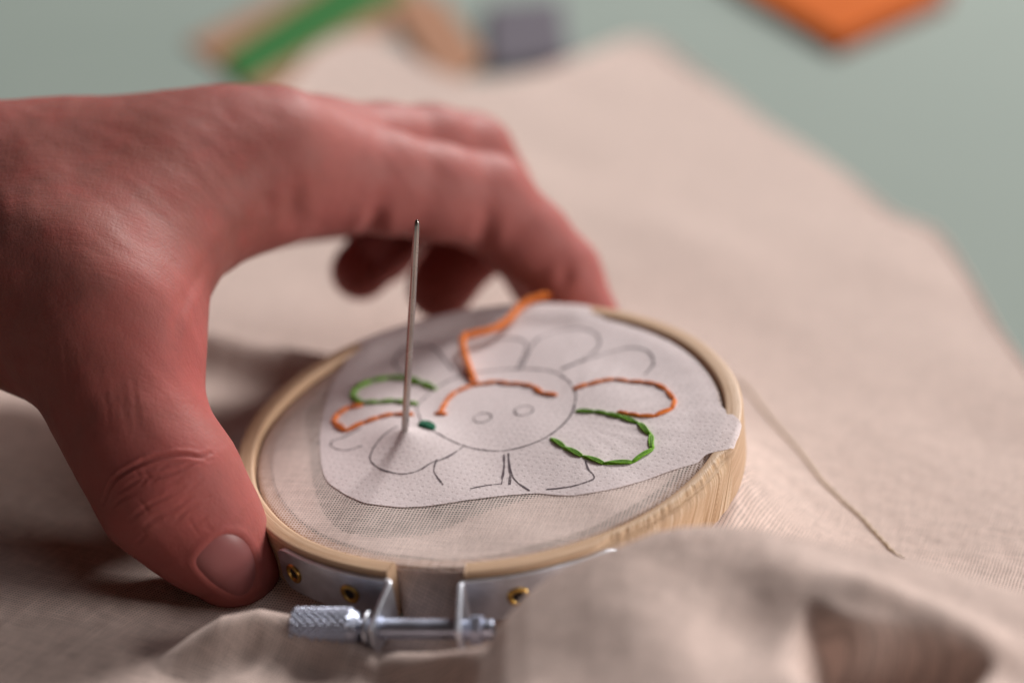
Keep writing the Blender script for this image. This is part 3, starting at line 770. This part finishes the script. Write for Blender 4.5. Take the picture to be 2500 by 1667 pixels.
# ------------------------------------------------------------------ hand
def cone(P, a, b, r1, r2):
    ba = b - a; t = np.clip(((P - a) @ ba) / (ba @ ba), 0, 1)
    d = P - a - t[:, None] * ba
    return np.sqrt(np.einsum('ij,ij->i', d, d)) - (r1 + (r2 - r1) * t)
def smin(a, b, k):
    h = np.clip(0.5 + 0.5 * (b - a) / k, 0, 1); return b + (a - b) * h - k * h * (1 - h)
def J(px, py, d, r): return (at(px, py, d), r)
PALM = [  # (joint, joint)
    (J(668, 400, 290, 12.3), J(-500, 505, 272, 15)),
    (J(770, 398, 303, 11.2), J(-480, 540, 286, 15)),
    (J(795, 420, 314, 10.2), J(-460, 570, 298, 14)),
    (J(820, 450, 325, 9.2), J(-440, 620, 308, 13)),
    (J(560, 430, 286, 12.0), J(120, 560, 272, 12.5)),          # first dorsal muscle
    (J(230, 600, 318, 12.0), J(-400, 680, 312, 15.5)),          # heel of the palm
    (J(-500, 545, 288, 19), J(-1500, 560, 292, 25)),           # wrist to forearm
    (J(-500, 560, 300, 18), J(-1500, 600, 306, 24)),
]
THUMB = [
    (J(-380, 610, 278, 13.7), J(90, 745, 265, 12.8)), (J(90, 745, 265, 12.8), J(262, 850, 259, 11.9)),
    (J(262, 850, 259, 11.9), J(305, 975, 255, 10.3)), (J(305, 975, 255, 10.3), J(352, 1085, 252, 9.6)), (J(352, 1085, 252, 9.6), J(420, 1196, 250, 9.8)),
    (J(420, 1196, 250, 9.8), J(500, 1296, 250.5, 7.9)), (J(500, 1296, 250.5, 7.9), J(570, 1384, 251.5, 5.8)),
    (J(520, 1290, 254, 6.4), J(592, 1375, 254.5, 5.0)),          # finger pad against the ring
]
WEB = [
    (J(210, 650, 262, 10), J(480, 490, 279, 9)), (J(270, 735, 260, 9), J(445, 565, 275, 6.0)), (J(310, 810, 258, 8), J(415, 660, 268, 4.2)),
]
FINGERS = [
    [J(668, 400, 290, 12.3), J(800, 425, 296, 10.2), J(930, 444, 301, 9.0), J(1060, 468, 306, 8.5), J(1185, 492, 312, 8.5), J(1292, 590, 315, 7.6), J(1372, 668, 316, 7.0), J(1428, 770, 315.5, 6.2)],
    [J(770, 398, 303, 11.2), J(930, 372, 315, 8.8), J(1055, 368, 322, 8.2), J(1148, 385, 328, 8.2), J(1195, 460, 330, 7.6), J(1240, 540, 332, 7.2), J(1320, 690, 330, 6.2)],
    [J(795, 420, 314, 10.2), J(960, 430, 330, 8.3), J(1085, 455, 338, 8.0), J(1150, 600, 333, 7.0), J(1075, 705, 327, 6.3)],
    [J(820, 450, 325, 9.2), J(920, 470, 338, 7.5), J(1005, 510, 342, 7.0), J(940, 600, 338, 6.4), J(880, 662, 333, 5.7)],
]
def chain(P, c, k):
    d = None
    for (a, ra), (b, rb_) in zip(c[:-1], c[1:]):
        e = cone(P, a, b, ra, rb_); d = e if d is None else smin(d, e, k)
    return d
def sdf(P):
    d = None
    for (a, ra), (b, rb_) in PALM:
        e = cone(P, a, b, ra, rb_); d = e if d is None else smin(d, e, 7.0)
    t = None
    for (a, ra), (b, rb_) in THUMB:
        e = cone(P, a, b, ra, rb_); t = e if t is None else smin(t, e, 3.0)
    for (a, ra), (b, rb_) in WEB:
        d = smin(d, cone(P, a, b, ra, rb_), 8.0)
    d = smin(d, t, 9.0)
    out = None
    for c in FINGERS:
        f = smin(d, chain(P, c, 2.5), 4.0); out = f if out is None else smin(out, f, 1.0)
    return out
def grad(P, f0=None, e=0.15):
    f0 = sdf(P) if f0 is None else f0
    G = np.stack([(sdf(P + np.array(v) * e) - f0) / e for v in ((1, 0, 0), (0, 1, 0), (0, 0, 1))], 1)
    return f0, G
def surface_nets(D, org, h):
    ins = D < 0
    c = np.zeros(tuple(s - 1 for s in D.shape), int)
    for i in (0, 1):
        for j in (0, 1):
            for k in (0, 1): c += ins[i:D.shape[0] - 1 + i, j:D.shape[1] - 1 + j, k:D.shape[2] - 1 + k]
    act = (c > 0) & (c < 8); idx = -np.ones(act.shape, int); cells = np.argwhere(act); idx[act] = np.arange(len(cells))
    acc = np.zeros((len(cells), 3)); cnt = np.zeros(len(cells))
    cs = [(i, j, k) for i in (0, 1) for j in (0, 1) for k in (0, 1)]
    for a in cs:
        for b in cs:
            if sum(abs(x - y) for x, y in zip(a, b)) != 1 or a > b: continue
            da = D[tuple((cells + a).T)]; db = D[tuple((cells + b).T)]; m = (da < 0) != (db < 0)
            t = np.where(m, da / np.where(m, da - db, 1), 0)
            acc += np.where(m[:, None], np.array(a) + t[:, None] * (np.array(b) - np.array(a)), 0); cnt += m
    V = org + (cells + acc / cnt[:, None]) * h
    F = []
    for ax in range(3):
        o1, o2 = [(1, 2), (2, 0), (0, 1)][ax]
        sl0 = [slice(None)] * 3; sl1 = [slice(None)] * 3; sl0[ax] = slice(0, -1); sl1[ax] = slice(1, None)
        A = ins[tuple(sl0)]; B = ins[tuple(sl1)]; E = np.argwhere(A != B); s = A[tuple(E.T)]
        ok = (E[:, o1] > 0) & (E[:, o2] > 0) & (E[:, o1] < D.shape[o1] - 1) & (E[:, o2] < D.shape[o2] - 1); E = E[ok]; s = s[ok]
        d1 = np.zeros(3, int); d1[o1] = 1; d2 = np.zeros(3, int); d2[o2] = 1
        q = np.stack([idx[tuple((E - d1 - d2).T)], idx[tuple((E - d2).T)], idx[tuple(E.T)], idx[tuple((E - d1).T)]], 1)
        q[~s] = q[~s][:, ::-1]; F.append(q)
    return V, np.vstack(F)
allj = np.array([j[0] for pr in PALM + THUMB + WEB for j in pr] + [j[0] for c in FINGERS for j in c])
lo = allj.min(0) - 16; hi = allj.max(0) + 16; lo[0] = max(lo[0], -195)
h_ = 1.1
nx, ny, nz = [int(math.ceil((b - a) / h_)) + 1 for a, b in zip(lo, hi)]
gx = lo[0] + h_ * np.arange(nx); gy = lo[1] + h_ * np.arange(ny); gz = lo[2] + h_ * np.arange(nz)
# coarse pass finds the shell, the fine pass only evaluates near it
st = 4
cg = np.stack(np.meshgrid(gx[::st], gy[::st], gz[::st], indexing='ij'), -1); cd = sdf(cg.reshape(-1, 3)).reshape(cg.shape[:3])
D = np.repeat(np.repeat(np.repeat(cd, st, 0), st, 1), st, 2)[:nx, :ny, :nz].astype(float)
near = np.argwhere(np.abs(D) < 11); PN = lo + near * h_
vals = np.concatenate([sdf(PN[i:i + 200000]) for i in range(0, len(PN), 200000)]); D[tuple(near.T)] = vals
D[0] = np.maximum(D[0], 0.5)                 # close the forearm's cut end
HV, HF = surface_nets(D, lo, h_)
bmh = bmesh.new()
for v in HV: bmh.verts.new(v)
bmh.verts.ensure_lookup_table()
for f in HF:
    try: bmh.faces.new([bmh.verts[i] for i in f])
    except ValueError: pass
bmesh.ops.smooth_vert(bmh, verts=bmh.verts, factor=0.5, use_axis_x=True, use_axis_y=True, use_axis_z=True)
bmesh.ops.subdivide_edges(bmh, edges=bmh.edges, cuts=1, use_grid_fill=True, smooth=0.0)
_c1 = Vector(at(430, 1190, 243)); _c2 = Vector(at(550, 1360, 246))          # finer mesh round the thumb's last joint and nail
_near = {v for v in bmh.verts if (v.co - _c1).length < 17 or (v.co - _c2).length < 13}
bmesh.ops.subdivide_edges(bmh, edges=[e for e in bmh.edges if e.verts[0] in _near and e.verts[1] in _near], cuts=1, use_grid_fill=True)
bmesh.ops.triangulate(bmh, faces=[f for f in bmh.faces if len(f.verts) > 4])
HV = np.array([v.co[:] for v in bmh.verts])
for it in range(2):
    f0, G = grad(HV); stp = np.clip(f0 / (np.einsum('ij,ij->i', G, G) + 1e-6), -1, 1)
    stp = np.where(HV[:, 0] < lo[0] + 2.5, 0, stp); HV = HV - G * stp[:, None]
f0, G = grad(HV); NRM = G / (np.linalg.norm(G, axis=1)[:, None] + 1e-9)
def cast_many(pts):                            # where sight lines meet the skin
    r = np.array([ray(*p) for p in pts]); r /= np.linalg.norm(r, axis=1)[:, None]; t = np.full(len(r), 190.0)
    for _ in range(45): t += sdf(CAM + r * t[:, None]) * 0.92
    return CAM + r * t[:, None]
def cast(px, py): return cast_many([(px, py)])[0]
# creases: (pixel polyline, depth mm, half width mm)
CREASES = [
    ([(250, 1228), (272, 1180), (310, 1148), (360, 1124), (410, 1112), (455, 1110), (490, 1116), (514, 1106)], 0.62, 0.30),
    ([(290, 1200), (340, 1170), (400, 1160), (450, 1142), (500, 1120)], 0.25, 0.28),
    ([(315, 1270), (360, 1236), (400, 1216), (450, 1188)], 0.22, 0.28), ([(340, 1300), (380, 1262), (430, 1240), (470, 1210)], 0.20, 0.28),
    ([(270, 1240), (300, 1215), (330, 1205)], 0.2, 0.26), ([(420, 1280), (450, 1250), (490, 1228)], 0.15, 0.26), ([(330, 1330), (360, 1300)], 0.15, 0.26),
    ([(340, 1130), (380, 1110), (420, 1096)], 0.12, 0.26),
    ([(430, 810), (440, 770), (468, 710), (505, 650)], 0.22, 0.9), ([(425, 850), (428, 790), (450, 720), (490, 660), (540, 600), (620, 540)], 0.2, 1.2),
    ([(905, 585), (914, 545), (925, 500)], 0.9, 1.6), ([(1170, 625), (1185, 560), (1195, 510)], 0.8, 1.6), ([(1375, 700), (1385, 650)], 0.5, 1.2),
    ([(725, 560), (715, 500), (722, 450)], 0.5, 1.6), ([(655, 520), (650, 470)], 0.4, 1.6),
]
for i in range(16):                            # slanting folds of skin along the base of the thumb
    x0 = 60 + 17 * i + random.uniform(-6, 6); y0 = 800 + 7 * i + random.uniform(-20, 20)
    CREASES.append(([(x0, y0), (x0 + 8, y0 + 60), (x0 + 20, y0 + 120 + random.uniform(0, 40))], random.uniform(0.03, 0.08), 0.35))
for i in range(26):                            # small criss-cross wrinkles over the thumb joint
    x0 = random.uniform(285, 500); y0 = random.uniform(1120, 1290); a_ = random.choice([-0.55, -0.7, 0.9, -0.35]) + random.uniform(-.2, .2); L_ = random.uniform(18, 50)
    CREASES.append(([(x0, y0), (x0 + L_ * math.cos(a_) * 0.5, y0 + L_ * math.sin(a_) * 0.5 + random.uniform(-4, 4)), (x0 + L_ * math.cos(a_), y0 + L_ * math.sin(a_))], random.uniform(0.05, 0.13), 0.22))
disp = np.zeros(len(HV))
for pts, dep, w in CREASES:
    pts2 = resample(np.array(pts, float), step=9)
    C = cast_many(pts2)
    bb = (HV > C.min(0) - 4 * w).all(1) & (HV < C.max(0) + 4 * w).all(1); ib = np.where(bb)[0]
    if not len(ib): continue
    best = np.full(len(ib), 1e9); tt_ = np.zeros(len(ib))
    for k in range(len(C) - 1):
        ab = C[k + 1] - C[k]; L2 = ab @ ab
        if L2 > 400: continue
        t = np.clip(((HV[ib] - C[k]) @ ab) / L2, 0, 1); d = np.linalg.norm(HV[ib] - C[k] - t[:, None] * ab, axis=1)
        m = d < best; best = np.where(m, d, best); tt_ = np.where(m, (k + t) / (len(C) - 1), tt_)
    fade = np.sin(np.clip(tt_, 0.02, 0.98) * math.pi) ** 0.5
    x = best / w
    disp[ib] += fade * dep * 0.85 * (-np.exp(-x * x) + 0.35 * np.exp(-((x - 2.0) / 0.9) ** 2))
# nail bed of the thumb
nail_px = np.array([(478, 1374), (500, 1338), (527, 1314), (556, 1304), (588, 1312), (612, 1338), (626, 1380), (622, 1424), (604, 1450), (578, 1455), (545, 1442), (508, 1415)], float)
NB = resample(nail_px, n=64, closed=True); nc = NB.mean(0)
nail_c = cast(*nc)
dn = np.linalg.norm(HV - nail_c, axis=1); ib = np.where(dn < 12)[0]
rel = HV[ib] - CAM; zc = rel @ FWD; qx = 1250 + FPX * (rel @ RGT) / zc; qy = 833.5 + FPX * (rel @ DWN) / zc
ang_b = np.arctan2(NB[:, 1] - nc[1], NB[:, 0] - nc[0]); rad_b = np.hypot(NB[:, 1] - nc[1], NB[:, 0] - nc[0]); o_ = np.argsort(ang_b)
ang_v = np.arctan2(qy - nc[1], qx - nc[0]); rv = np.hypot(qy - nc[1], qx - nc[0])
rb_v = np.interp(ang_v, np.r_[ang_b[o_] - 2 * math.pi, ang_b[o_], ang_b[o_] + 2 * math.pi], np.tile(rad_b[o_], 3)); sv = rv / rb_v
facing = (NRM[ib] @ (CAM - nail_c)) > 0
disp[ib] += np.where(facing, -0.42 * smooth01((1.06 - sv) / 0.16) + 0.12 * np.exp(-((sv - 1.18) / 0.13) ** 2), 0)
HV2 = HV + NRM * disp[:, None]
# fine undulation of the skin
HV2 = HV2 + NRM * (0.35 * vnoise(HV[:, 0] * 0.12 + HV[:, 2] * 0.1, HV[:, 1] * 0.12 + HV[:, 2] * 0.07, 61) + 0.12 * vnoise(HV[:, 0] * 0.45 + HV[:, 2] * 0.3, HV[:, 1] * 0.45, 62))[:, None]
for v, c in zip(bmh.verts, HV2): v.co = c * MM
bmesh.ops.recalc_face_normals(bmh, faces=bmh.faces)
me = bpy.data.meshes.new('hand'); bmh.to_mesh(me); bmh.free()
me.polygons.foreach_set('use_smooth', [True] * len(me.polygons))
flush = np.zeros(len(HV))
for (j, r_), s_ in [(J(500, 1296, 244, 0), 14), (J(430, 1180, 241, 0), 12), (J(1400, 720, 316, 0), 13), (J(1190, 492, 312, 0), 9), (J(880, 640, 333, 0), 14), (J(1080, 690, 327, 0), 14), (J(470, 880, 252, 0), 14), (J(760, 520, 295, 0), 12)]:
    flush = np.maximum(flush, np.exp(-(np.linalg.norm(HV - j, axis=1) / s_) ** 2))
at_ = me.attributes.new('flush', 'FLOAT', 'POINT'); at_.data.foreach_set('value', flush)
pink_lit = smooth01((HV[:, 0] + 62) / 38) * smooth01((HV[:, 1] - 12) / 30)  # pinker fingers, also painted brighter than the shaded back of the hand
at_ = me.attributes.new('pink_lit', 'FLOAT', 'POINT'); at_.data.foreach_set('value', pink_lit)
hand = link('hand', me, mat_skin)
tag(hand, 'bare left hand gripping the hoop between thumb and curled fingers', 'hand')
# thumb nail: a curved plate laid in its bed
rings = []; lev = np.linspace(0.04, 1.0, 14)
C = cast_many(np.vstack([nc + (NB - nc) * s_ for s_ in lev])); _, Gn = grad(C); Gn /= np.linalg.norm(Gn, axis=1)[:, None]
rings = C + Gn * (-0.22 + 0.26 * (1 - np.repeat(lev, 64)[:, None] ** 4))
V = np.array(rings).reshape(-1, 3)
nail = mesh_np('thumb_nail', V, grid_faces(14, 64, wrap_v=True) + [tuple(range(64))], mat_nail, hand)
nail.modifiers.new('s', 'SUBSURF').render_levels = 1
nail['label'] = 'short bare thumb nail'

# ------------------------------------------------------------------ loose thread on the cloth
lt = [(1800, 925), (1830, 960), (1862, 1010), (1900, 1062), (1950, 1120), (2000, 1180), (2050, 1225), (2100, 1265), (2140, 1305), (2180, 1345), (2207, 1362)]
P0 = np.array([on_table(x, y, 3.0)[:2] for x, y in lt])
P0 = resample(P0, step=0.8)
P3 = np.column_stack([P0, sheet_h(P0[:, 0], P0[:, 1]) + 0.45])
n = len(P3); t = np.arange(n) * 0.8
V, F = joinm([tube(P3 + 0.16 * np.column_stack([np.cos(t * 1.6 + s), np.sin(t * 1.6 + s), 0.7 * np.sin(t * 1.6 + s)]), 0.24, 7) for s in (0, math.pi)])
tag(mesh_np('loose_thread', V, F, mat_beige), 'thin tan thread trailing over the cloth right of the hoop', 'thread')

# ------------------------------------------------------------------ things on the table behind
def sheet_slab(name, px, z0, lz, mat, parent=None, bev=0.5, wob=0.0):
    """flat piece lying on the table: outline given as points on the table plane, real thickness"""
    P = np.array([on_table(x, y, z0)[:2] for x, y in px]); c = P.mean(0)
    out = []
    for i in range(len(P)):
        a_, b_ = P[i], P[(i + 1) % len(P)]
        for k in range(10): out.append(a_ + (b_ - a_) * k / 10)
    out = np.array(out); n = len(out); R = 8; V = []
    prof = [(q, lz) for q in np.linspace(0.02, 1, R)]
    prof[-1] = (0.985, lz); prof += [(0.997, lz - bev * 0.4), (1.0, lz - bev), (1.0, 0.02), (0.5, 0.0)]
    for q, z in prof:
        p = c + (out - c) * q
        w = wob * (vnoise(p[:, 0] * 0.06 + 3, p[:, 1] * 0.06, 77) + 0.5)
        V.append(np.column_stack([p, z0 + z + w]))
    return mesh_np(name, np.vstack(V), grid_faces(len(prof), n, wrap_v=True) + [tuple(range(n))], mat, parent)
card = empty('kraft_card')
tag(card, 'brown kraft card with a green ribbon, lying behind the hand', 'card')
sheet_slab('card_board', [(455, 112), (640, 250), (1060, 20), (990, -70), (830, -70)], 0.1, 1.2, mat_kraft, card)
sheet_slab('ribbon', [(540, 142), (588, 212), (1000, -18), (930, -70), (850, -70)], 1.4, 0.7, mat_ribbon, card, 0.3)
tag(sheet_slab('kraft_strip', [(955, 35), (1070, -8), (1185, 150), (1085, 225)], 1.5, 1.6, mat_kraft), 'plain brown kraft strip right of the ribbon card', 'paper strip')
tag(sheet_slab('felt_pad', [(1192, 185), (1185, 35), (1370, 15), (1390, 160)], 0.1, 3.5, mat_felt, None, 1.5, 0.6), 'small dark grey felt pad at the far edge of the cloth', 'felt pad')
orange = empty('orange_felt'); tag(orange, 'folded bright orange felt at the far right of the table', 'felt')
sheet_slab('felt_layer', [(2040, 140), (2310, 18), (2330, -80), (1700, -80), (1810, 0)], 0.1, 3.0, mat_orange_shade, orange, 0.8, 0.4)  # lower layer in the darker copy, standing for the shaded sides
sheet_slab('felt_layer', [(2040, 108), (2270, 6), (2290, -80), (1740, -80), (1835, -8)], 3.2, 2.2, mat_orange_felt, orange, 0.8, 0.4)
